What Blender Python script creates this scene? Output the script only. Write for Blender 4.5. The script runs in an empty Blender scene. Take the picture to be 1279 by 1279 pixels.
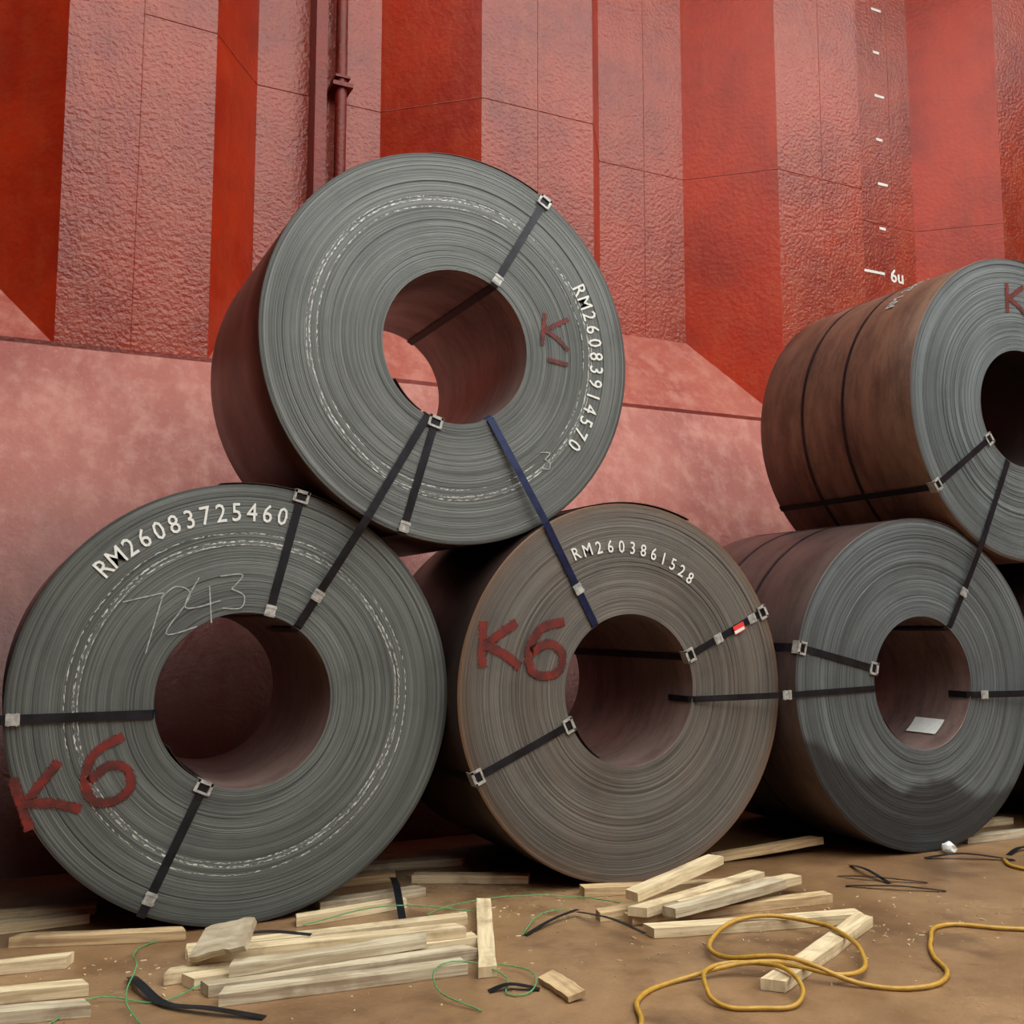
import bpy, bmesh, math, random
from mathutils import Vector, Matrix
random.seed(7)
scn=bpy.context.scene
try:
    scn.view_settings.view_transform='Standard'
    scn.view_settings.look='None'
except Exception: pass
COL=scn.collection

# ------------------------------------------------------------ helpers
def link(o,parent=None):
    COL.objects.link(o)
    if parent: o.parent=parent
    return o
def srgb(r,g,b):
    f=lambda c:(c/255/12.92) if c/255<=.04045 else ((c/255+.055)/1.055)**2.4
    return (f(r),f(g),f(b),1)
class NT:
    def __init__(s,name):
        s.m=bpy.data.materials.new(name); s.m.use_nodes=True
        s.t=s.m.node_tree; s.t.nodes.clear()
        s.out=s.t.nodes.new('ShaderNodeOutputMaterial')
        s.b=s.t.nodes.new('ShaderNodeBsdfPrincipled')
        s.t.links.new(s.b.outputs[0],s.out.inputs[0])
        s.tc=s.t.nodes.new('ShaderNodeTexCoord')
    def n(s,ty,**k):
        x=s.t.nodes.new(ty)
        for a,v in k.items(): setattr(x,a,v)
        return x
    def put(s,sock,v):
        if isinstance(v,bpy.types.NodeSocket): s.t.links.new(v,sock)
        else: sock.default_value=v
    def math(s,op,a,b=None,c=None,clamp=False):
        x=s.n('ShaderNodeMath',operation=op); x.use_clamp=clamp
        s.put(x.inputs[0],a)
        if b is not None: s.put(x.inputs[1],b)
        if c is not None: s.put(x.inputs[2],c)
        return x.outputs[0]
    def vmath(s,op,a,b=None,scale=None):
        x=s.n('ShaderNodeVectorMath',operation=op); s.put(x.inputs[0],a)
        if b is not None: s.put(x.inputs[1],b)
        if scale is not None: s.put(x.inputs['Scale'],scale)
        return x.outputs['Value'] if op in('LENGTH','DOT_PRODUCT') else x.outputs[0]
    def noise(s,vec,scale=5,detail=2,rough=.5,dist=0):
        x=s.n('ShaderNodeTexNoise'); s.put(x.inputs['Vector'],vec)
        x.inputs['Scale'].default_value=scale;x.inputs['Detail'].default_value=detail
        x.inputs['Roughness'].default_value=rough;x.inputs['Distortion'].default_value=dist
        return x.outputs['Fac']
    def mix(s,f,a,b,mode='MIX'):
        x=s.n('ShaderNodeMix',data_type='RGBA',blend_type=mode)
        s.put(x.inputs[0],f);s.put(x.inputs[6],a);s.put(x.inputs[7],b)
        return x.outputs[2]
    def smooth(s,v,a,b):
        x=s.n('ShaderNodeMapRange',interpolation_type='SMOOTHSTEP')
        s.put(x.inputs[0],v);x.inputs[1].default_value=a;x.inputs[2].default_value=b
        return x.outputs[0]
    def bump(s,h,strength=.3,dist=.01,prev=None):
        x=s.n('ShaderNodeBump'); x.inputs['Strength'].default_value=strength
        x.inputs['Distance'].default_value=dist; s.put(x.inputs['Height'],h)
        if prev is not None: s.put(x.inputs['Normal'],prev)
        return x.outputs[0]
    def fin(s,col=None,rough=None,metal=None,normal=None,spec=None):
        if col is not None:s.put(s.b.inputs['Base Color'],col)
        if rough is not None:s.put(s.b.inputs['Roughness'],rough)
        if metal is not None:s.put(s.b.inputs['Metallic'],metal)
        if normal is not None:s.put(s.b.inputs['Normal'],normal)
        if spec is not None:s.put(s.b.inputs['Specular IOR Level'],spec)
        return s.m
def mesh_obj(name,bm,mats,parent=None,smooth=False,recalc=True):
    if recalc: bmesh.ops.recalc_face_normals(bm,faces=bm.faces[:])
    me=bpy.data.meshes.new(name); bm.to_mesh(me); bm.free()
    for m in (mats if isinstance(mats,(list,tuple)) else [mats]): me.materials.append(m)
    if smooth:
        for p in me.polygons:p.use_smooth=True
    o=bpy.data.objects.new(name,me); return link(o,parent)
def box(bm,M,sx,sy,sz,mi=0):
    vs=[bm.verts.new(M@Vector((x*sx/2,y*sy/2,z*sz/2))) for x in(-1,1) for y in(-1,1) for z in(-1,1)]
    for q in((0,1,3,2),(4,6,7,5),(0,4,5,1),(2,3,7,6),(0,2,6,4),(1,5,7,3)):
        f=bm.faces.new([vs[i] for i in q]); f.material_index=mi
    return vs
def ribbon(bm,pts,nrm,width,thick,closed=False,mi=0):
    n=len(pts);rings=[]
    for i,p in enumerate(pts):
        a=pts[(i-1)%n] if (closed or i>0) else pts[i]
        b=pts[(i+1)%n] if (closed or i<n-1) else pts[i]
        t=(b-a).normalized(); N=nrm(i) if callable(nrm) else nrm[i] if isinstance(nrm,list) else nrm
        s=t.cross(N).normalized()*(width/2); u=N*thick
        rings.append([bm.verts.new(p-s),bm.verts.new(p+s),bm.verts.new(p+s+u),bm.verts.new(p-s+u)])
    m=n if closed else n-1
    for i in range(m):
        A=rings[i];B=rings[(i+1)%n]
        for j in range(4):
            f=bm.faces.new((A[j],A[(j+1)%4],B[(j+1)%4],B[j]));f.material_index=mi
    if not closed:
        bm.faces.new(rings[0]).material_index=mi;bm.faces.new(rings[-1][::-1]).material_index=mi
def tube(name,pts,r,mat,parent=None,cyc=False,res=6):
    cu=bpy.data.curves.new(name,'CURVE');cu.dimensions='3D';cu.bevel_depth=r;cu.bevel_resolution=2;cu.resolution_u=res
    sp=cu.splines.new('BEZIER');sp.bezier_points.add(len(pts)-1)
    for b,p in zip(sp.bezier_points,pts):
        b.co=p;b.handle_left_type=b.handle_right_type='AUTO'
    sp.use_cyclic_u=cyc
    cu.use_fill_caps=True
    cu.materials.append(mat)
    o=bpy.data.objects.new(name,cu);COL.objects.link(o)
    dg=bpy.context.evaluated_depsgraph_get();me=bpy.data.meshes.new_from_object(o.evaluated_get(dg))
    bpy.data.objects.remove(o);o=bpy.data.objects.new(name,me)
    for p in me.polygons:p.use_smooth=True
    return link(o,parent)

# ------------------------------------------------------------ materials
def mat_face(name,dark,light,rim,R,rings=(),wet=False,rust=0.0,seed=0.):
    s=NT(name)
    sep=s.n('ShaderNodeSeparateXYZ');s.put(sep.inputs[0],s.tc.outputs['Object'])
    cmb=s.n('ShaderNodeCombineXYZ');s.put(cmb.inputs[0],sep.outputs[0]);s.put(cmb.inputs[2],sep.outputs[2])
    v=cmb.outputs[0]; r=s.vmath('LENGTH',v); d=s.vmath('NORMALIZE',v)
    sd=s.n('ShaderNodeSeparateXYZ');s.put(sd.inputs[0],d)
    def pol(k,a,off=0.):
        c=s.n('ShaderNodeCombineXYZ')
        s.put(c.inputs[0],s.math('MULTIPLY_ADD',r,k,off+seed));s.put(c.inputs[1],s.math('MULTIPLY',sd.outputs[0],a));s.put(c.inputs[2],s.math('MULTIPLY',sd.outputs[2],a))
        return c.outputs[0]
    fine=s.noise(pol(300,.55),1,2,.6)
    mid=s.noise(pol(75,.22,3),1,3,.6)
    broad=s.noise(pol(7,.7,9),1,3)
    fac=s.math('ADD',s.math('MULTIPLY',fine,.6),s.math('MULTIPLY',mid,.4))
    col=s.mix(s.smooth(fac,.34,.66),dark,light)
    col=s.mix(s.math('MULTIPLY',s.smooth(broad,.35,.7),.45),col,tuple(c*.6 for c in dark[:3])+(1,))
    gap=s.smooth(s.noise(pol(170,.45,31),1,1),.62,.70)
    col=s.mix(s.math('MULTIPLY',gap,.7),col,srgb(26,28,28))
    thin=s.smooth(s.noise(pol(420,.8,20),1,1),.66,.75)
    col=s.mix(s.math('MULTIPLY',thin,.28),col,srgb(184,184,178))
    if rust:
        ru=s.smooth(s.noise(v,2.2,5,.65),.42,.7)
        col=s.mix(s.math('MULTIPLY',ru,rust),col,srgb(108,86,66))
        rr=s.smooth(r,R*.90,R)
        col=s.mix(s.math('MULTIPLY',rr,.35),col,rim)
    grime=s.smooth(s.noise(v,3.5,6,.7),.45,.75)
    col=s.mix(s.math('MULTIPLY',grime,.3),col,srgb(48,50,50))
    scuff=s.smooth(s.noise(v,16,5,.75),.66,.74)
    col=s.mix(s.math('MULTIPLY',scuff,.18),col,srgb(190,190,184))
    for (r0,w,dens) in rings:
        off=s.math('MULTIPLY',s.math('SUBTRACT',s.noise(d,1.6,1),.5),.035)
        dd=s.math('ABSOLUTE',s.math('SUBTRACT',s.math('SUBTRACT',r,r0),off))
        band=s.math('SUBTRACT',1.,s.smooth(dd,w*.5,w))
        br=s.smooth(s.noise(pol(260,34,r0*50),1,2),.50,.56)
        arc=s.smooth(s.noise(d,1.3+r0,1),.5-dens*.25,.56-dens*.2)
        m=s.math('MULTIPLY',s.math('MULTIPLY',band,br),arc)
        col=s.mix(s.math('MULTIPLY',m,.8),col,srgb(214,217,212))
    rimm=s.smooth(r,R-.022,R-.006)
    col=s.mix(s.math('MULTIPLY',rimm,.7),col,rim)
    rough=s.math('MULTIPLY_ADD',fine,.22,.36)
    if wet:
        w1=s.math('ADD',s.math('ADD',sep.outputs[2],s.math('MULTIPLY',sep.outputs[0],.25)),s.math('MULTIPLY',s.math('SUBTRACT',s.noise(v,1.8,3,.5),.5),.65))
        wm=s.math('SUBTRACT',1.,s.smooth(w1,-.60,-.50))
        col=s.mix(s.math('MULTIPLY',wm,.68),col,srgb(22,26,28))
        rough=s.math('SUBTRACT',rough,s.math('MULTIPLY',wm,.18))
    bm1=s.bump(fine,.55,.003); bm2=s.bump(mid,.35,.005,bm1)
    return s.fin(col,rough,.2,bm2)
def mat_shell(name,c1,c2,rough=.38,metal=.4):
    s=NT(name);v=s.tc.outputs['Object']
    mp=s.n('ShaderNodeMapping');s.put(mp.inputs[0],v);mp.inputs[3].default_value=(1.6,5,1.6)
    a=s.noise(mp.outputs[0],1.2,6,.7);b=s.noise(v,3,5,.7);f=s.noise(v,28,4,.7)
    col=s.mix(s.smooth(a,.35,.68),c1,c2)
    col=s.mix(s.math('MULTIPLY',s.smooth(b,.5,.75),.35),col,tuple(x*.45 for x in c1[:3])+(1,))
    col=s.mix(s.math('MULTIPLY',s.smooth(f,.55,.75),.3),col,tuple(min(1,x*1.5) for x in c1[:3])+(1,))
    return s.fin(col,s.math('MULTIPLY_ADD',b,.3,rough-.12),metal,s.bump(f,.08,.004))
def mat_paint(name,c1,c2,dust,dustamt,rough,bscale,bstr,low_shade=None,spec=.35,bdist=.02):
    s=NT(name);v=s.tc.outputs['Object']
    big=s.noise(v,.9,5,.65);med=s.noise(v,7,5,.7);fine=s.noise(v,bscale,2,.5)
    st=s.n('ShaderNodeMapping');s.put(st.inputs[0],v);st.inputs[3].default_value=(5,5,.35)
    streak=s.noise(st.outputs[0],1.5,4,.6)
    col=s.mix(s.smooth(big,.35,.68),c1,c2)
    col=s.mix(s.math('MULTIPLY',s.smooth(s.math('ADD',s.math('MULTIPLY',med,.6),s.math('MULTIPLY',streak,.4)),.42,.66),dustamt),col,dust)
    col=s.mix(s.math('MULTIPLY',s.smooth(fine,.58,.72),.35*dustamt+.03),col,dust)
    if low_shade is not None:
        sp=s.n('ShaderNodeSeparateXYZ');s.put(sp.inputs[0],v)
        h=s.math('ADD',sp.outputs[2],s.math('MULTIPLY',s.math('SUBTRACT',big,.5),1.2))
        col=s.mix(s.math('MULTIPLY',s.math('SUBTRACT',1.,s.smooth(h,1.0,2.3)),.85),col,low_shade)  # shade behind the coils, painted as a darker colour towards the floor
    n1=s.bump(fine,bstr,bdist);n2=s.bump(med,bstr*.35,.03,n1)
    return s.fin(col,s.math('MULTIPLY_ADD',med,.2,rough-.1),0.,n2,spec)
M_web=mat_paint('red_paint_smooth',srgb(166,44,12),srgb(134,30,10),srgb(160,72,40),.3,.38,24,.18,spec=.28)
M_fl=mat_paint('red_paint_rough',srgb(144,48,24),srgb(114,32,16),srgb(152,82,56),.4,.32,30,.55,spec=.42,bdist=.015)  # same paint as the webs; dust and specular sheen put into a pinker colour
M_stool=mat_paint('red_paint_dust_sheen',srgb(154,82,68),srgb(134,58,48),srgb(180,126,112),.6,.45,30,.22,low_shade=srgb(64,20,13))  # pink holds dust plus painted sky sheen; dark red is painted shade near floor
M_dkred=mat_paint('red_paint_dark',srgb(116,28,12),srgb(88,20,10),srgb(130,62,44),.3,.45,30,.3)
M_ceil=mat_paint('deckhead_paint',srgb(96,44,28),srgb(74,32,20),srgb(110,72,60),.3,.6,30,.2)
def simple(name,c,rough=.5,metal=0.,ns=20,amt=.25,bump=.1):
    s=NT(name);v=s.tc.outputs['Object'];a=s.noise(v,ns,4,.6)
    col=s.mix(s.smooth(a,.3,.7),tuple(x*(1-amt) for x in c[:3])+(1,),tuple(min(1,x*(1+amt)) for x in c[:3])+(1,))
    return s.fin(col,rough,metal,s.bump(a,bump,.005))
M_strap=simple('strap_blued_steel',srgb(30,32,38),.38,.5,15,.4)
M_strapblue=simple('strap_blue_steel',srgb(30,40,74),.35,.5,15,.3)
M_clip=simple('galvanised_clip',srgb(166,168,164),.38,.3,40,.35)
M_white=simple('white_paint_mark',srgb(214,219,214),.7,0,60,.1)
M_chalk=simple('chalk_mark',srgb(150,156,154),.8,0,60,.3)
s=NT('red_spray_paint');uv=s.n('ShaderNodeSeparateXYZ');s.put(uv.inputs[0],s.tc.outputs['UV'])
e=s.math('ABSOLUTE',s.math('MULTIPLY_ADD',uv.outputs[1],2.,-1.))
nz=s.noise(s.tc.outputs['Object'],90,3,.7);nb=s.noise(s.tc.outputs['Object'],14,3,.6)
alpha=s.math('SUBTRACT',1.,s.smooth(s.math('ADD',e,s.math('MULTIPLY',s.math('SUBTRACT',nz,.5),1.0)),.50,.95))
s.put(s.b.inputs['Alpha'],s.math('MULTIPLY',alpha,.92))
M_redspray=s.fin(s.mix(s.smooth(nb,.35,.65),srgb(112,26,14),srgb(70,20,14)),.6,0.)
M_hose=simple('yellow_rubber',srgb(166,128,44),.45,0,30,.15)
M_string=simple('green_twine',srgb(70,140,84),.6,0,60,.2)
M_paper=simple('paper_label',srgb(205,208,205),.7,0,30,.05)
M_tag=simple('red_tag',srgb(206,52,44),.6,0,30,.1)
def mat_wood(name,a,b):
    s=NT(name);v=s.tc.outputs['UV']
    mp=s.n('ShaderNodeMapping');s.put(mp.inputs[0],v);mp.inputs[3].default_value=(1.5,26,1)
    g=s.noise(mp.outputs[0],1.6,5,.65,.6);k=s.noise(s.tc.outputs['Object'],5,4,.6)
    col=s.mix(s.smooth(g,.35,.68),a,b)
    col=s.mix(s.math('MULTIPLY',s.smooth(k,.48,.70),.55),col,srgb(116,94,70))
    return s.fin(col,.75,0.,s.bump(g,.4,.004))
M_wood=[mat_wood('pine_pale',srgb(212,196,160),srgb(174,154,118)),mat_wood('pine_tan',srgb(196,172,130),srgb(150,122,86)),mat_wood('pine_grey',srgb(190,180,154),srgb(144,128,102))]
s=NT('rusty_tanktop');v=s.tc.outputs['Object']
big=s.noise(v,.7,6,.65,.4);med=s.noise(v,4.5,6,.7);fi=s.noise(v,45,4,.7)
col=s.mix(s.smooth(big,.34,.68),srgb(108,80,52),srgb(148,118,86))
col=s.mix(s.math('MULTIPLY',s.smooth(med,.45,.72),.6),col,srgb(88,60,40))
col=s.mix(s.math('MULTIPLY',s.smooth(fi,.6,.75),.45),col,srgb(180,150,114))
col=s.mix(s.math('MULTIPLY',s.smooth(s.noise(v,1.6,4,.6),.56,.68),.5),col,srgb(66,48,36))
M_floor=s.fin(col,s.math('MULTIPLY_ADD',big,-.5,.58),0.,s.bump(fi,.25,.006,s.bump(med,.3,.02)))

# ------------------------------------------------------------ room
def quad(bm,a,b,c,d,mi=0):
    f=bm.faces.new([bm.verts.new(Vector(p)) for p in(a,b,c,d)]);f.material_index=mi
XL,XR,YF,YB,H=-10.,18.,-17.,7.4,10.5
bm=bmesh.new();quad(bm,(XL,YF,0),(XR,YF,0),(XR,8.2,0),(XL,8.2,0));mesh_obj('floor',bm,M_floor,recalc=False)
ZS,ZB,DY=3.12,3.93,.6
starts=[-12.0,-8.93,-5.86,-2.79,.24,3.34,6.41,9.48,12.55,15.62]
def prof_x(i):
    x0=starts[i];xe=x0+(.99 if i==4 else 1.05);xb=xe+.42
    xn=(starts[i+1] if i+1<len(starts) else x0+3.07)
    return x0,xe,xb,xn-.66,xn
bm=bmesh.new()
for i in range(len(starts)):
    x0,xe,xb,xbe,xn=prof_x(i)
    quad(bm,(x0,YB,ZS),(xe,YB,ZS),(xe,YB,H),(x0,YB,H),1)
    quad(bm,(xe,YB,ZS),(xb,YB+DY,ZS),(xb,YB+DY,H),(xe,YB,H),0)
    quad(bm,(xb,YB+DY,ZS-.1),(xbe,YB+DY,ZS-.1),(xbe,YB+DY,H),(xb,YB+DY,H),1)
    quad(bm,(xbe,YB+DY,ZS),(xn,YB,ZS),(xn,YB,H),(xbe,YB+DY,H),0)
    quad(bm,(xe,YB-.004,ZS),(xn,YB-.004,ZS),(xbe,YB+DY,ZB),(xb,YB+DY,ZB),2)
x0,x1=starts[0],starts[-1]+3.07
YS=6.0
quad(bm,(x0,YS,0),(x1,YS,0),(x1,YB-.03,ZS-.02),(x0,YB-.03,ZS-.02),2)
quad(bm,(x0,YB-.03,ZS-.02),(x1,YB-.03,ZS-.02),(x1,YB-.03,ZS+.012),(x0,YB-.03,ZS+.012),3)
quad(bm,(x0,YB-.03,ZS+.012),(x1,YB-.03,ZS+.012),(x1,YB+.02,ZS+.012),(x0,YB+.02,ZS+.012),3)
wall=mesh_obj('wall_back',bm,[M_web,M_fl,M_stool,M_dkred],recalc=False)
def seam(name,pts,r=.008,mat=M_dkred): return tube(name,pts,r,mat,wall,res=2)
k=0
for (x,y,z0,z1) in [(.72,YB,3.13,H),(3.85,YB,3.13,H),(5.3,YB+DY,3.95,H),(6.95,YB,3.13,H),(8.5,YB+DY,3.95,H)]:
    k+=1;seam('weld_vertical_%d'%k,[(x,y,z0),(x+.01,y,(z0+z1)/2),(x,y,z1)],.004,M_fl)
def corr_line(z,xa,xb_):
    pts=[]
    for i in range(len(starts)):
        x0,xe,xb,xbe,xn=prof_x(i)
        pts+= [(x0,YB,z),(xe,YB,z),(xb,YB+DY,z),(xbe,YB+DY,z)]
    return [p for p in pts if xa<=p[0]<=xb_]
def polytube(name,pts,r,mat):
    cu=bpy.data.curves.new(name,'CURVE');cu.dimensions='3D';cu.bevel_depth=r;cu.bevel_resolution=1
    sp=cu.splines.new('POLY');sp.points.add(len(pts)-1)
    for b,p in zip(sp.points,pts): b.co=(*p,1)
    cu.materials.append(mat);o=bpy.data.objects.new(name,cu);COL.objects.link(o)
    dg=bpy.context.evaluated_depsgraph_get();me=bpy.data.meshes.new_from_object(o.evaluated_get(dg));bpy.data.objects.remove(o)
    o=bpy.data.objects.new(name,me);return link(o,wall)
polytube('weld_horizontal_1',[(.72,YB,5.57)]+corr_line(5.55,1.0,15),.0045,M_fl)
for nm,q in {'wall_left':((XL,YF,0),(XL,8.2,0),(XL,8.2,H),(XL,YF,H)),'wall_right':((XR,8.2,0),(XR,YF,0),(XR,YF,H),(XR,8.2,H)),'wall_front':((XR,YF,0),(XL,YF,0),(XL,YF,H),(XR,YF,H))}.items():
    bm=bmesh.new();quad(bm,*q,0);mesh_obj(nm,bm,M_dkred,recalc=False)
hx0,hx1,hy0,hy1=-3.,15.,-14.,4.6
bm=bmesh.new()
for (a0,a1,b0,b1) in((XL,XR,hy1,8.2),(XL,XR,YF,hy0),(XL,hx0,hy0,hy1),(hx1,XR,hy0,hy1)):
    quad(bm,(a0,b0,H),(a0,b1,H),(a1,b1,H),(a1,b0,H))
mesh_obj('added_ceiling',bm,M_ceil,recalc=False)  # unseen deck round the hatch, added to cut top light and deepen shade
root=bpy.data.objects.new('sounding_pipe',None);link(root)
tube('pipe',[(2.30,7.88,3.75),(2.30,7.88,7.0),(2.30,7.88,H)],.05,M_dkred,root)
bm=bmesh.new()
for z in (4.4,5.62,6.9,8.4):
    box(bm,Matrix.Translation((2.30,7.9,z)),.17,.18,.035);box(bm,Matrix.Translation((2.30,7.9,z+.07)),.125,.16,.02)
mesh_obj('pipe_brackets',bm,M_dkred,root)
bm=bmesh.new();box(bm,Matrix.Translation((2.08,7.89,7.1)),.03,.2,6.6);box(bm,Matrix.Translation((2.12,7.80,7.1)),.08,.015,6.6)
mesh_obj('angle_guard',bm,M_dkred,root)
bm=bmesh.new()
for i in range(11):
    z=5.0+.5*i
    w=.30 if i==0 else (.14 if i%2==0 else .09)
    xs=8.20 if i==0 else 8.30
    box(bm,Matrix.Translation((xs+(w/2 if i else 0),YB+DY-.004,z)),w,.003,.028)
mesh_obj('scale_ticks',bm,M_white,wall)
def text_obj(name,ch,size,mat,M,parent,ext=.0008,offs=.0):
    cu=bpy.data.curves.new(name,'FONT');cu.body=ch;cu.size=size;cu.extrude=ext;cu.offset=offs;cu.resolution_u=2
    cu.align_x='CENTER';cu.materials.append(mat)
    o=bpy.data.objects.new(name,cu);COL.objects.link(o)
    dg=bpy.context.evaluated_depsgraph_get();me=bpy.data.meshes.new_from_object(o.evaluated_get(dg));bpy.data.objects.remove(o)
    o=bpy.data.objects.new(name,me);link(o,parent);o.matrix_local=M;return o
RX=Matrix.Rotation(math.pi/2,4,'X')
text_obj('scale_figure','6u',.20,M_white,Matrix.Translation((8.53,YB+DY-.004,4.93))@RX,wall,offs=.004)

# ------------------------------------------------------------ coils
def make_coil(cx,cy,cz,R,r,L,mface,mshell,mbore,seed):
    rnd=random.Random(seed)
    root=bpy.data.objects.new('steel_coil',None);link(root);root.location=(cx,cy,cz)
    prof=[]
    nl=46
    edges=[r+(R-r)*i/nl for i in range(nl+1)]
    for i in range(1,nl): edges[i]+=rnd.uniform(-.35,.35)*(R-r)/nl
    ys=[rnd.uniform(-.0012,.0012) for _ in range(nl)]
    ph=[rnd.uniform(0,6.28) for _ in range(nl)];am=[rnd.uniform(.0001,.0005) for _ in range(nl)]
    ys[-1]=.002;ys[0]=.001
    for i in range(nl):
        prof.append((edges[i],ys[i],ph[i],am[i],0));prof.append((edges[i+1],ys[i],ph[i],am[i],0))
    prof[-1]=(R-.003,ys[-1],0,0,0)
    prof.append((R,.005,0,.001,1))
    for f in(.25,.5,.75):prof.append((R+rnd.uniform(-.001,.001),L*f,0,0,1))
    prof.append((R,L-.005,0,.001,0));prof.append((R-.003,L,0,0,0))
    for i in range(nl-1,0,-4): prof.append((edges[i],L+ys[i],ph[i],am[i],0))
    prof.append((r+.002,L,0,0,2));prof.append((r,L-.004,0,0,2));prof.append((r,L*.5,0,0,2));prof.append((r,.006,0,0,2))
    seg=180;bm=bmesh.new();rings=[]
    for (pr,py,p_,a_,_) in prof:
        ring=[]
        for j in range(seg):
            t=2*math.pi*j/seg
            rr=pr
            if pr>R-.02: rr+= .0018*math.sin(2*t+seed)+.001*math.sin(5*t+seed*2)
            if pr<r+.01: rr+= .002*math.sin(2*t+seed*3)
            ring.append(bm.verts.new((rr*math.cos(t),py+a_*math.sin(t+p_),rr*math.sin(t))))
        rings.append(ring)
    n=len(prof)
    for i in range(n):
        A=rings[i];B=rings[(i+1)%n];mi=prof[i][4]
        for j in range(seg):
            f=bm.faces.new((A[j],A[(j+1)%seg],B[(j+1)%seg],B[j]));f.material_index=mi
            if mi: f.smooth=True
    mesh_obj('coil_body',bm,[mface,mshell,mbore],root)
    bm=bmesh.new()
    a0=rnd.uniform(.3,1.2)
    pts=[];nr=[]
    for i in range(22):
        a=a0+i*.03;rr=R+.002+.004*(1-i/21)
        pts.append(Vector((rr*math.cos(a),L/2,rr*math.sin(a))));nr.append(Vector((math.cos(a),0,math.sin(a))))
    ribbon(bm,pts,nr,L-.004,.003)
    a0=-2.6;pts=[];nr=[]
    for i in range(16):
        a=a0+i*.035;rr=r-.006-.012*(1-i/15)
        pts.append(Vector((rr*math.cos(a),L/2,rr*math.sin(a))));nr.append(Vector((math.cos(a),0,math.sin(a))))
    ribbon(bm,pts,nr,L-.01,.003)
    mesh_obj('strip_tails',bm,mshell,root)
    return root
def clipbox(bm,c,rad,nrm,w=.046,l=.052,th=.006):
    side=rad.cross(nrm).normalized();M=Matrix((( side.x,rad.x,nrm.x,c.x),(side.y,rad.y,nrm.y,c.y),(side.z,rad.z,nrm.z,c.z),(0,0,0,1)))
    box(bm,M@Matrix.Translation((0,0,th/2)),w,l,th)
    for k in(-.3,.3): box(bm,M@Matrix.Translation((0,k*l,th)),w*1.12,l*.14,th*.7)
SW=.038
def eye_band(root,R,r,L,ang,w=SW,mat=None,clips=(),name='strap'):
    a=math.radians(ang);u=Vector((math.cos(a),0,math.sin(a)));Y=Vector((0,1,0))
    g=.0045
    def P(rad,y):return u*rad+Y*y
    pts=[P(r-g,.03),P(r-g,.004),P(r+.004,-g),P(r+.05,-g-.001),P((R+r)/2,-g-.002),P(R-.05,-g),P(R-.004,-g),P(R+g+.002,.004),P(R+g+.002,.04),P(R+g+.001,L/2),P(R+g+.002,L-.03),P(R+g+.001,L),P(R-.01,L+g),P(r+.01,L+g),P(r-g,L),P(r-g,L/2)]
    nr=[-u,-(u+Y).normalized(),-(Y+u).normalized(),-Y,-Y,-Y,(-Y+u).normalized(),(u-Y).normalized(),u,u,u,(u+Y).normalized(),(u+Y).normalized(),(Y-u).normalized(),(Y-u).normalized(),-u]
    bm=bmesh.new();ribbon(bm,pts,nr,w,.0012,True)
    mesh_obj(name,bm,mat or M_strap,root)
    bm=bmesh.new()
    for k in clips:
        if k in('in','out'):
            s_=-1 if k=='in' else 1
            rc=r+.016 if k=='in' else R-.018
            re=r-.008 if k=='in' else R+g+.004
            Rt=Matrix.Rotation(-a,4,'Y')
            for q in(-1,1):
                box(bm,Matrix.Translation(P(rc,-g-.006))@Rt@Matrix.Translation((0,0,q*.030)),.055,.008,.012)
            box(bm,Matrix.Translation(P(rc+s_*.020,-g-.006))@Rt,.014,.008,.07)
            box(bm,Matrix.Translation(P(rc-s_*.024,-g-.0055))@Rt,.010,.006,.07)
            box(bm,Matrix.Translation(P(re,.012))@Rt,.004,.05,.07)
        else: clipbox(bm,P(k,-g-.002),u,-Y)
    if clips: mesh_obj('strap_seals',bm,M_clip,root)
    else: bm.free()
def hoop(root,R,y,w=.032,mat=None):
    bm=bmesh.new();pts=[];nr=[]
    for i in range(96):
        a=2*math.pi*i/96;n_=Vector((math.cos(a),0,math.sin(a)));pts.append(n_*(R+.0035)+Vector((0,y,0)));nr.append(n_)
    ribbon(bm,pts,nr,w,.0012,True);mesh_obj('hoop_strap',bm,mat or M_strap,root)
def arc_text(root,txt,rad,a0,a1,size,mat,y=-.0045,rad1=None,offs=.0006):
    n=len(txt)
    rad1=rad if rad1 is None else rad1
    for i,ch in enumerate(txt):
        f=i/(n-1);a=math.radians(a0+(a1-a0)*f);rr=rad+(rad1-rad)*f
        M=Matrix.Translation((rr*math.cos(a),y,rr*math.sin(a)))@Matrix.Rotation(-(a-math.pi/2),4,'Y')@RX@Matrix.Diagonal((.85,1,1,1))
        text_obj('stencil_%d'%i,ch,size,mat,M,root,offs=offs)
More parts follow.
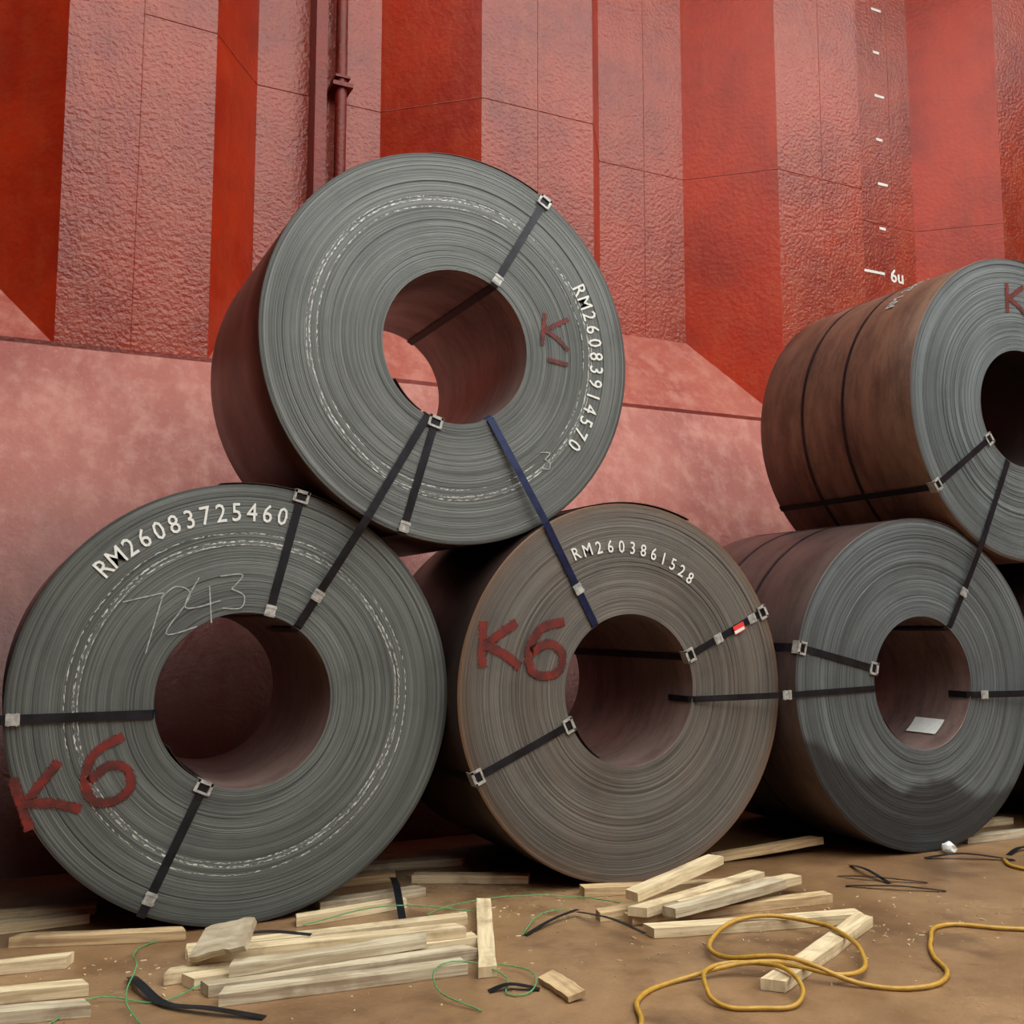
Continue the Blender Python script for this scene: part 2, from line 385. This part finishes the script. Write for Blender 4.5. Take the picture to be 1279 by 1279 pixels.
def strokes(root,name,polys,mat,w=.035,y=-.0042,spray=False):
    bm=bmesh.new();uvl=bm.loops.layers.uv.verify()
    for k,pl in enumerate(polys):
        P=[Vector((p[0],y-.0005*k,p[1])) for p in pl];Q=[]
        for i in range(len(P)-1):
            p0=P[max(i-1,0)];p1=P[i];p2=P[i+1];p3=P[min(i+2,len(P)-1)]
            for t in [j/6 for j in range(6)]:
                Q.append(.5*((2*p1)+(p2-p0)*t+(2*p0-5*p1+4*p2-p3)*t*t+(3*p1-p0-3*p2+p3)*t**3))
        Q.append(P[-1])
        if not spray: ribbon(bm,Q,Vector((0,-1,0)),w,.0006);continue
        prev=None
        for i,q in enumerate(Q):
            a_=Q[max(i-1,0)];b_=Q[min(i+1,len(Q)-1)];t=(b_-a_).normalized();sd=t.cross(Vector((0,-1,0))).normalized()*w*.72
            cur=(bm.verts.new(q-sd),bm.verts.new(q+sd))
            if prev:
                f=bm.faces.new((prev[0],prev[1],cur[1],cur[0]))
                for l,x in zip(f.loops,((0,0),(0,1),(1,1),(1,0))): l[uvl].uv=x
            prev=cur
    mesh_obj(name,bm,mat,root)
def glyph(kind,cx,cz,s,rot):
    G={'6':[[(.35,.5),(-.1,.35),(-.33,-.05),(-.25,-.42),(.05,-.5),(.33,-.35),(.33,-.05),(.05,.08),(-.28,-.1)]],
       'K':[[(-.4,-.5),(-.38,.5)],[(.42,.48),(-.34,-.02)],[(-.34,-.02),(.1,-.2),(.5,-.5)]],
       '-':[[(-.35,0),(.4,.04)]],'3':[[(-.3,.45),(.3,.45),(-.02,.08)],[(-.02,.08),(.3,-.12),(.2,-.45),(-.3,-.42)]],
       '7':[[(-.35,.45),(.35,.5)],[(.35,.5),(-.1,-.5)]],'4':[[(.0,.5),(-.35,-.1),(.4,-.05)],[(.2,.3),(.15,-.5)]],'2':[[(-.3,.3),(.05,.5),(.3,.25),(-.3,-.45),(.35,-.42)]]}[kind]
    c,s_=math.cos(math.radians(rot)),math.sin(math.radians(rot));out=[]
    for pl in G: out.append([(cx+s*(x*c-z*s_),cz+s*(x*s_+z*c)) for x,z in pl])
    return out
rh=.381
brown=mat_shell('mill_scale_brown',srgb(80,48,38),srgb(54,34,30))
dkb=mat_shell('mill_scale_dark',srgb(60,46,42),srgb(42,36,34))
plum=mat_shell('mill_scale_plum',srgb(92,76,72),srgb(66,54,52))
rustb=mat_shell('mill_scale_rusty',srgb(124,94,76),srgb(84,60,50),.42,.3)
bore=mat_shell('bore_scale',srgb(142,120,114),srgb(100,80,76),.38,.4)
FA=mat_face('laps_grey_green',srgb(68,74,72),srgb(112,119,115),srgb(46,43,41),.952,((.70,.0055,.9),(.684,.0035,.7),(.735,.0035,.6)),seed=1.)
FB=mat_face('laps_brown_grey',srgb(76,75,71),srgb(120,118,111),srgb(108,80,58),.95,(),rust=.25,seed=5.)
FC=mat_face('laps_blue_grey',srgb(64,72,74),srgb(114,124,126),srgb(58,54,52),.944,(),wet=True,seed=9.)
FT=mat_face('laps_grey',srgb(70,76,74),srgb(116,122,119),srgb(48,45,44),.965,((.735,.005,.8),(.75,.0035,.5),(.70,.0035,.3)),seed=13.)
FS=mat_face('laps_blue_grey_light',srgb(70,79,81),srgb(124,135,136),srgb(72,56,50),.958,(),seed=17.)
LA,LB,LC,LT,LS=1.12,1.2,1.3,1.18,1.35
A=make_coil(.982,4.66,.952,.952,rh,LA,FA,dkb,bore,1)
B=make_coil(2.886,4.536,.95,.95,rh,LB,FB,dkb,bore,2)
C=make_coil(4.785,4.406,.944,.944,rh,LC,FC,plum,bore,3)
T=make_coil(1.94,4.579,2.624,.965,rh,LT,FT,brown,bore,4)
S=make_coil(5.69,4.37,2.618,.958,.372,LS,FS,rustb,dkb,5)
D=make_coil(6.68,4.33,.944,.944,rh,LC,FC,dkb,bore,6)
Z=make_coil(-.945,4.76,.95,.95,rh,LA,FS,dkb,bore,7)
hoop(S,.958,.55,.024);hoop(S,.958,.92,.024);hoop(C,.944,.5,.024);hoop(C,.944,.85,.024)
eye_band(A,.952,rh,LA,76,clips=('out',.40));eye_band(A,.952,rh,LA,-115,clips=('in',.88))
eye_band(B,.95,rh,LB,-156,clips=('in','out'));eye_band(B,.95,rh,LB,25,clips=('in','out',.60,.85))
eye_band(C,.944,rh,LC,167,clips=('out','in'))
eye_band(T,.965,rh,LT,59.5,clips=('out',.42));eye_band(T,.965,rh,LT,-106.5,clips=('in',.93))
eye_band(S,.958,.372,LS,-146,clips=('out','in'));eye_band(D,.944,rh,LC,40);eye_band(Z,.95,rh,LA,120)
a=math.radians(24.5);bm=bmesh.new();box(bm,Matrix.Translation((.745*math.cos(a),-.016,.745*math.sin(a)))@Matrix.Rotation(-a,4,'Y'),.075,.002,.045);mesh_obj('inspection_tag',bm,M_tag,B)
bm=bmesh.new();box(bm,Matrix.Translation((.745*math.cos(a),-.0175,.745*math.sin(a)-.012))@Matrix.Rotation(-a,4,'Y'),.07,.001,.016);mesh_obj('inspection_tag_stripe',bm,M_paper,B)
arc_text(A,'RM26083725460',.785,137,80,.115,M_white)
arc_text(T,'RM26083914570',.745,29,-34,.112,M_white)
arc_text(B,'RM2603861528',.72,115,57,.09,M_white,rad1=.65)
for i,ch in enumerate('RM 2603 1845'):
    if ch==' ': continue
    a2=math.radians(96+(11-i)*3.6);n_=Vector((math.cos(a2),0,math.sin(a2)));xa=Vector((math.sin(a2),0,-math.cos(a2)))
    up=Vector((0,1,0))
    M=Matrix(((xa.x,up.x,n_.x,n_.x*.963),(xa.y,up.y,n_.y,.34),(xa.z,up.z,n_.z,n_.z*.963),(0,0,0,1)))
    text_obj('shell_stencil_%d'%i,ch,.11,M_chalk,M,S)
def multi(*g):
    o=[]
    for x in g:o+=x
    return o
strokes(A,'spray_mark',multi(glyph('K',-.79,-.35,.22,20),glyph('6',-.56,-.27,.25,10)),M_redspray,.036,spray=True)
strokes(B,'spray_mark',multi(glyph('K',-.74,.235,.22,0),glyph('6',-.49,.215,.27,-5)),M_redspray,.042,spray=True)
strokes(T,'spray_mark',multi(glyph('K',.54,.14,.17,-5),glyph('-',.55,-.02,.16,-10)),M_redspray,.022,spray=True)
strokes(S,'spray_mark',multi(glyph('K',-.02,.70,.19,0),glyph('6',.2,.68,.2,0)),M_redspray,.03,spray=True)
strokes(A,'chalk_marks',multi(glyph('7',-.42,.33,.24,10),glyph('2',-.30,.39,.2,10),glyph('4',-.20,.43,.2,8),glyph('3',-.07,.47,.16,5)),M_chalk,.005)
strokes(T,'chalk_marks',multi(glyph('3',.48,-.53,.09,0)),M_chalk,.005)
bm=bmesh.new()
pts=[];nr=[]
for i in range(6):
    a=math.radians(-56+i*3.6);pts.append(Vector(((rh-.006)*math.cos(a),.24,(rh-.006)*math.sin(a))));nr.append(Vector((-math.cos(a),0,-math.sin(a))))
ribbon(bm,pts,nr,.22,.001);mesh_obj('bore_label',bm,M_paper,C)

# ------------------------------------------------------------ lashing straps between coils
def lashing(p1,p2,mat,seal=None,w=SW,yext=.5):
    root=bpy.data.objects.new('lashing_strap',None);link(root)
    p1=Vector(p1);p2=Vector(p2);Y=Vector((0,1,0))
    u=(p2-p1);u.y=0;u.normalize();g=.009;N=-Y;ym=min(p1.y,p2.y)-g-.004
    def at(f,y): q=p1.lerp(p2,f);q.y=y;return q
    pts=[p1+Y*yext-u*.010,p1+Y*.02-u*.008,at(0,p1.y-g)+u*.012,at(.25,(p1.y-g+ym)/2-.002 if p1.y>p2.y else p1.y-g-.002),at(.5,ym),at(.75,(p2.y-g+ym)/2-.002 if p2.y>p1.y else p2.y-g-.002),at(1,p2.y-g)-u*.012,p2+Y*.02+u*.008,p2+Y*yext+u*.010]
    nr=[-u,(-u+N*.3).normalized(),N,N,N,N,N,(u+N*.3).normalized(),u]
    bm=bmesh.new();ribbon(bm,pts,nr,w,.0013);mesh_obj('strap_band',bm,mat,root)
    if seal is not None:
        f=seal*4;i=int(min(f,3));c=pts[2+i].lerp(pts[3+i],f-i)-Y*.002
        bm=bmesh.new();clipbox(bm,c,(pts[6]-pts[2]).normalized(),-Y);mesh_obj('strap_seal',bm,M_clip,root)
def bp(c,r,ang,y): a=math.radians(ang);return (c[0]+r*math.cos(a),y,c[1]+r*math.sin(a))
cA,cB,cC,cT,cS,cD,cZ=(.982,.952),(2.886,.95),(4.785,.944),(1.94,2.624),(5.69,2.618),(6.68,.944),(-.945,.95)
lashing(bp(cT,.378,-113,4.579),bp(cA,.378,55,4.66),M_strap,.86)
lashing(bp(cT,.378,-63,4.579),bp(cB,.378,123,4.536),M_strapblue,.82)
lashing(bp(cB,.378,-9,4.536),bp(cC,.378,183,4.406),M_strap,.45,.032,.2)
lashing(bp(cS,.368,-116,4.37),bp(cC,.378,56,4.406),M_strap,.80)
lashing(bp(cC,.378,-12,4.406),bp(cD,.378,192,4.33),M_strap,.07,yext=.15)
lashing(bp(cA,.378,187,4.66),bp(cZ,.378,-7,4.76),M_strap,.46)

# ------------------------------------------------------------ dunnage
def board(bm,p,q,w=.075,t=.04,mi=0,roll=0.,rnd=random):
    p=Vector(p);q=Vector(q);d=q-p;L=d.length;d.normalize()
    s=d.cross(Vector((0,0,1))).normalized();u=s.cross(d).normalized()
    if roll: 
        Rm=Matrix.Rotation(roll,3,d);s=Rm@s;u=Rm@u
    uvl=bm.loops.layers.uv.verify();n=8;rings=[]
    bow=rnd.uniform(-.008,.008);o=rnd.random()*10
    cut0=rnd.uniform(-.02,.02);cut1=rnd.uniform(-.02,.02)
    for i in range(n+1):
        f=i/n;c=p+d*L*f+s*bow*math.sin(math.pi*f);ww=w/2*(1+rnd.uniform(-.06,.06))
        ring=[]
        for (a,b) in((-1,-1),(1,-1),(1,1),(-1,1)):
            sh=(cut0 if i==0 else cut1 if i==n else 0)*a
            ring.append(bm.verts.new(c+s*a*ww+u*b*(t/2)*(1+rnd.uniform(-.06,0))+d*sh))
        rings.append(ring)
    def fc(vs,uv):
        f=bm.faces.new(vs);f.material_index=mi
        for l,x in zip(f.loops,uv):l[uvl].uv=x
    for i in range(n):
        for j in range(4):
            A_,B_=rings[i],rings[i+1];v0=j*.05+o
            fc((A_[j],A_[(j+1)%4],B_[(j+1)%4],B_[j]),((L*i/n+o,v0),(L*i/n+o,v0+.05),(L*(i+1)/n+o,v0+.05),(L*(i+1)/n+o,v0)))
    fc(rings[0][::-1],[(o,o),(o,o+.02),(o+.02,o+.02),(o+.02,o)]);fc(rings[-1],[(o,o),(o,o+.02),(o+.02,o+.02),(o+.02,o)])
def pile(name,lst):
    bm=bmesh.new()
    for b in lst:
        p,q=b[0],b[1];w=b[2] if len(b)>2 else .07;t=b[3] if len(b)>3 else .04
        board(bm,p,q,w,t,random.choice((0,0,1,2)),b[4] if len(b)>4 else 0)
    bmesh.ops.recalc_face_normals(bm,faces=bm.faces[:])
    return mesh_obj(name,bm,M_wood)
z1,z2=.021,.062
pile('dunnage_boards',[((.12,4.78,z1),(.74,4.58,z1)),((-.3,4.45,z1),(.30,4.42,z1)),((-.3,4.16,z1),(.33,4.07,z1)),((-.3,4.0,z1),(.32,3.86,z1),.07),
  ((-.6,4.98,z1),(.40,5.02,z1),.08),((-.5,5.25,z1),(.45,5.15,z1),.07)])
pile('dunnage_boards',[((.71,4.33,z1),(1.87,4.27,z1)),((.60,4.06,z1),(1.30,4.10,z1)),((.66,3.97,z1),(1.78,3.98,z1),.08),((.74,3.77,z1),(1.61,3.70,z1),.08),((.84,4.18,z1),(1.76,4.15,z1)),
  ((.70,3.87,z1),(1.70,3.84,z1)),((.68,4.12,z2),(1.72,3.99,z2),.075),((.80,3.92,z2),(1.55,3.93,z2))])
bm=bmesh.new();board(bm,(.72,4.12,.10),(.88,3.98,.155),.15,.025,2,.5);mesh_obj('wood_offcut',bm,M_wood)
pile('dunnage_board',[((2.04,4.47,z1),(1.66,3.60,z1),.065)])
pile('dunnage_boards',[((1.38,5.15,z1),(1.85,5.13,z1)),((1.35,4.76,z1),(1.86,4.80,z1)),((1.92,5.05,z1),(2.43,4.78,z1)),((1.2,4.56,z1),(1.72,4.64,z1),.06),((1.5,5.4,z1),(2.3,5.3,z1),.08)])
pile('dunnage_boards',[((2.55,4.46,z1),(3.50,4.17,z1),.08),((2.49,3.96,z1),(3.52,3.86,z1),.07),((2.40,4.06,z1),(2.9,4.10,z1),.07),((2.47,3.77,z1),(3.42,3.56,z1),.085),
  ((2.50,3.90,z2),(3.36,4.16,z2+.01),.075),((2.72,3.90,z2+.0),(3.5,4.06,z2),.07),((2.53,3.99,.105),(3.17,4.24,.15),.08),((2.62,3.84,z2),(3.3,3.93,z2+.03),.07)])
pile('dunnage_board',[((2.50,3.03,z1),(3.40,3.51,z1),.08)])
pile('dunnage_board',[((3.53,4.75,z1),(4.2,4.68,.07),.07)])
pile('dunnage_boards',[((5.25,4.80,z1),(5.9,4.80,z1)),((5.15,4.5,z1),(5.95,4.46,z1)),((5.7,4.22,z1),(6.4,4.1,z1))])
bm=bmesh.new();board(bm,(1.83,3.47,.02),(1.83,3.24,.02),.07,.02,1,.2);mesh_obj('wood_offcut',bm,M_wood)
bm=bmesh.new()
for i in range(420):
    c=random.choice([(1.5,3.9,.8,.5),(2.9,3.7,.9,.6),(3.0,3.3,.9,.4),(2.1,4.3,.8,.4),(.5,4.2,.5,.5),(3.6,3.6,.7,.6)])
    x=random.gauss(c[0],c[2]*.5);y=random.gauss(c[1],c[3]*.5)
    if y>4.45: y=4.45-random.random()*.4
    s_=random.uniform(.002,.008)
    box(bm,Matrix.Translation((x,y,.003))@Matrix.Rotation(random.random()*6.28,4,'Z'),s_*random.uniform(1,3),s_*.6,.004,random.choice((0,1)))
mesh_obj('wood_splinters',bm,M_wood)
def floor_strap(pts,w=.03,mat=None,z=.004):
    P=[Vector((p[0],p[1],p[2] if len(p)>2 else z)) for p in pts];Q=[]
    for i in range(len(P)-1):
        p0=P[max(i-1,0)];p1=P[i];p2=P[i+1];p3=P[min(i+2,len(P)-1)]
        for t in [j/6 for j in range(6)]:
            Q.append(.5*((2*p1)+(p2-p0)*t+(2*p0-5*p1+4*p2-p3)*t*t+(3*p1-p0-3*p2+p3)*t**3))
    Q.append(P[-1]);bm=bmesh.new();ribbon(bm,Q,Vector((0,0,1)),w,.0015);return mesh_obj('strap_offcut',bm,mat or M_strap)
floor_strap([(.49,4.15,.01),(.50,4.0,.03),(.56,3.82,.01),(.68,3.68,.02),(.84,3.56,.004)],.036)
floor_strap([(1.78,4.98,.05),(1.70,4.7,.09),(1.61,4.35,.004)],.034)
floor_strap([(2.01,3.99),(2.2,4.10,.02),(2.35,4.15,.03)],.02);floor_strap([(2.35,4.15,.02),(2.37,3.9,.05),(2.38,3.66,.05)],.02)
floor_strap([(4.13,4.35),(4.05,4.15,.03),(4.02,3.97)],.024);floor_strap([(3.79,4.03),(3.97,3.86,.02),(4.15,3.74)],.02);floor_strap([(3.9,4.2),(4.0,4.05,.02),(4.2,3.9)],.018)
floor_strap([(4.62,4.3),(4.8,4.2,.03),(5.02,4.05)],.036)
floor_strap([(1.60,3.46),(1.68,3.45,.02),(1.77,3.40)],.03);floor_strap([(.90,4.22,.09),(1.0,4.17,.1),(1.14,4.10,.088)],.034)
floor_strap([(5.1,4.15),(5.3,4.2,.02),(5.5,4.05)],.03)
bm=bmesh.new();bmesh.ops.create_icosphere(bm,subdivisions=2,radius=.04)
for v_ in bm.verts: v_.co=Vector((v_.co.x*random.uniform(.7,1.3),v_.co.y*random.uniform(.7,1.2),v_.co.z*random.uniform(.5,1.1)))
o=mesh_obj('paper_scrap',bm,M_paper);o.location=(4.85,4.34,.03)
hz=.011
def H3(l,z=hz):return [(a,b,z) for a,b in l]
hp=[(1.75,2.75),(1.92,2.98),(2.02,3.15),(2.26,3.25),(2.59,3.16,.053),(2.80,2.98,.03),(3.03,3.15,.035),(3.09,3.33,.053),(3.10,3.48,.05),(2.92,3.64,.058),(2.63,3.55,.03),(2.52,3.35,.03),(2.65,3.12,.07),(2.82,2.91,.012),(2.98,2.81),(3.16,2.86),(3.30,3.05),(3.43,3.18),(3.67,3.32),(3.85,3.18),(4.1,3.02),(4.6,2.9)]
tube('air_hose',[(p[0],p[1],p[2] if len(p)>2 else hz) for p in hp],.0095,M_hose,res=12)
tube('air_hose',[(2.27,3.11,.034),(2.40,3.24,.04),(2.54,3.20,.045),(2.58,3.03,.055),(2.47,2.87,.015),(2.34,2.90,.011),(2.24,2.98,.011)],.0085,M_hose,res=12,cyc=True)
tube('air_hose',H3([(4.95,4.06),(4.86,3.92),(4.95,3.75),(5.3,3.6)]),.0095,M_hose)
def twine(l): tube('plastic_twine',[(p[0],p[1],p[2] if len(p)>2 else .005) for p in l],.0026,M_string)
twine([(.47,3.65),(.44,3.85,.03),(.5,4.1,.06),(.52,4.35,.03),(.60,4.55),(.72,4.6)])
twine([(.2,3.8),(.35,3.95,.02),(.55,3.86),(.7,3.9,.03)])
twine([(1.5,3.3),(1.42,3.5,.03),(1.55,3.68,.05),(1.7,3.55,.02),(1.66,3.38),(1.8,3.5,.02),(1.7,3.75,.01)])
twine([(1.7,4.3,.05),(1.92,4.5,.02),(2.2,4.48,.03),(2.5,4.4,.01),(2.6,4.2,.02)])
twine([(1.2,4.45,.03),(1.6,4.5,.05),(2.0,4.35,.01)])
twine([(2.0,4.0),(2.2,4.2,.02),(2.35,4.25,.01)])

# ------------------------------------------------------------ light: overcast sky through the open hatch
w=bpy.data.worlds.new('overcast_sky');scn.world=w;w.use_nodes=True
bg=w.node_tree.nodes['Background'];bg.inputs[0].default_value=(1.0,.985,.94,1);bg.inputs[1].default_value=5.0

cd=bpy.data.cameras.new('camera');cam=bpy.data.objects.new('camera',cd);link(cam)
cd.sensor_width=36;cd.lens=36*1303.8/1279
cam.location=(0,0,1.289)
yaw,pitch=math.radians(26.039),math.radians(6.037)
cam.rotation_euler=(math.pi/2+pitch,0,-yaw)
scn.camera=cam
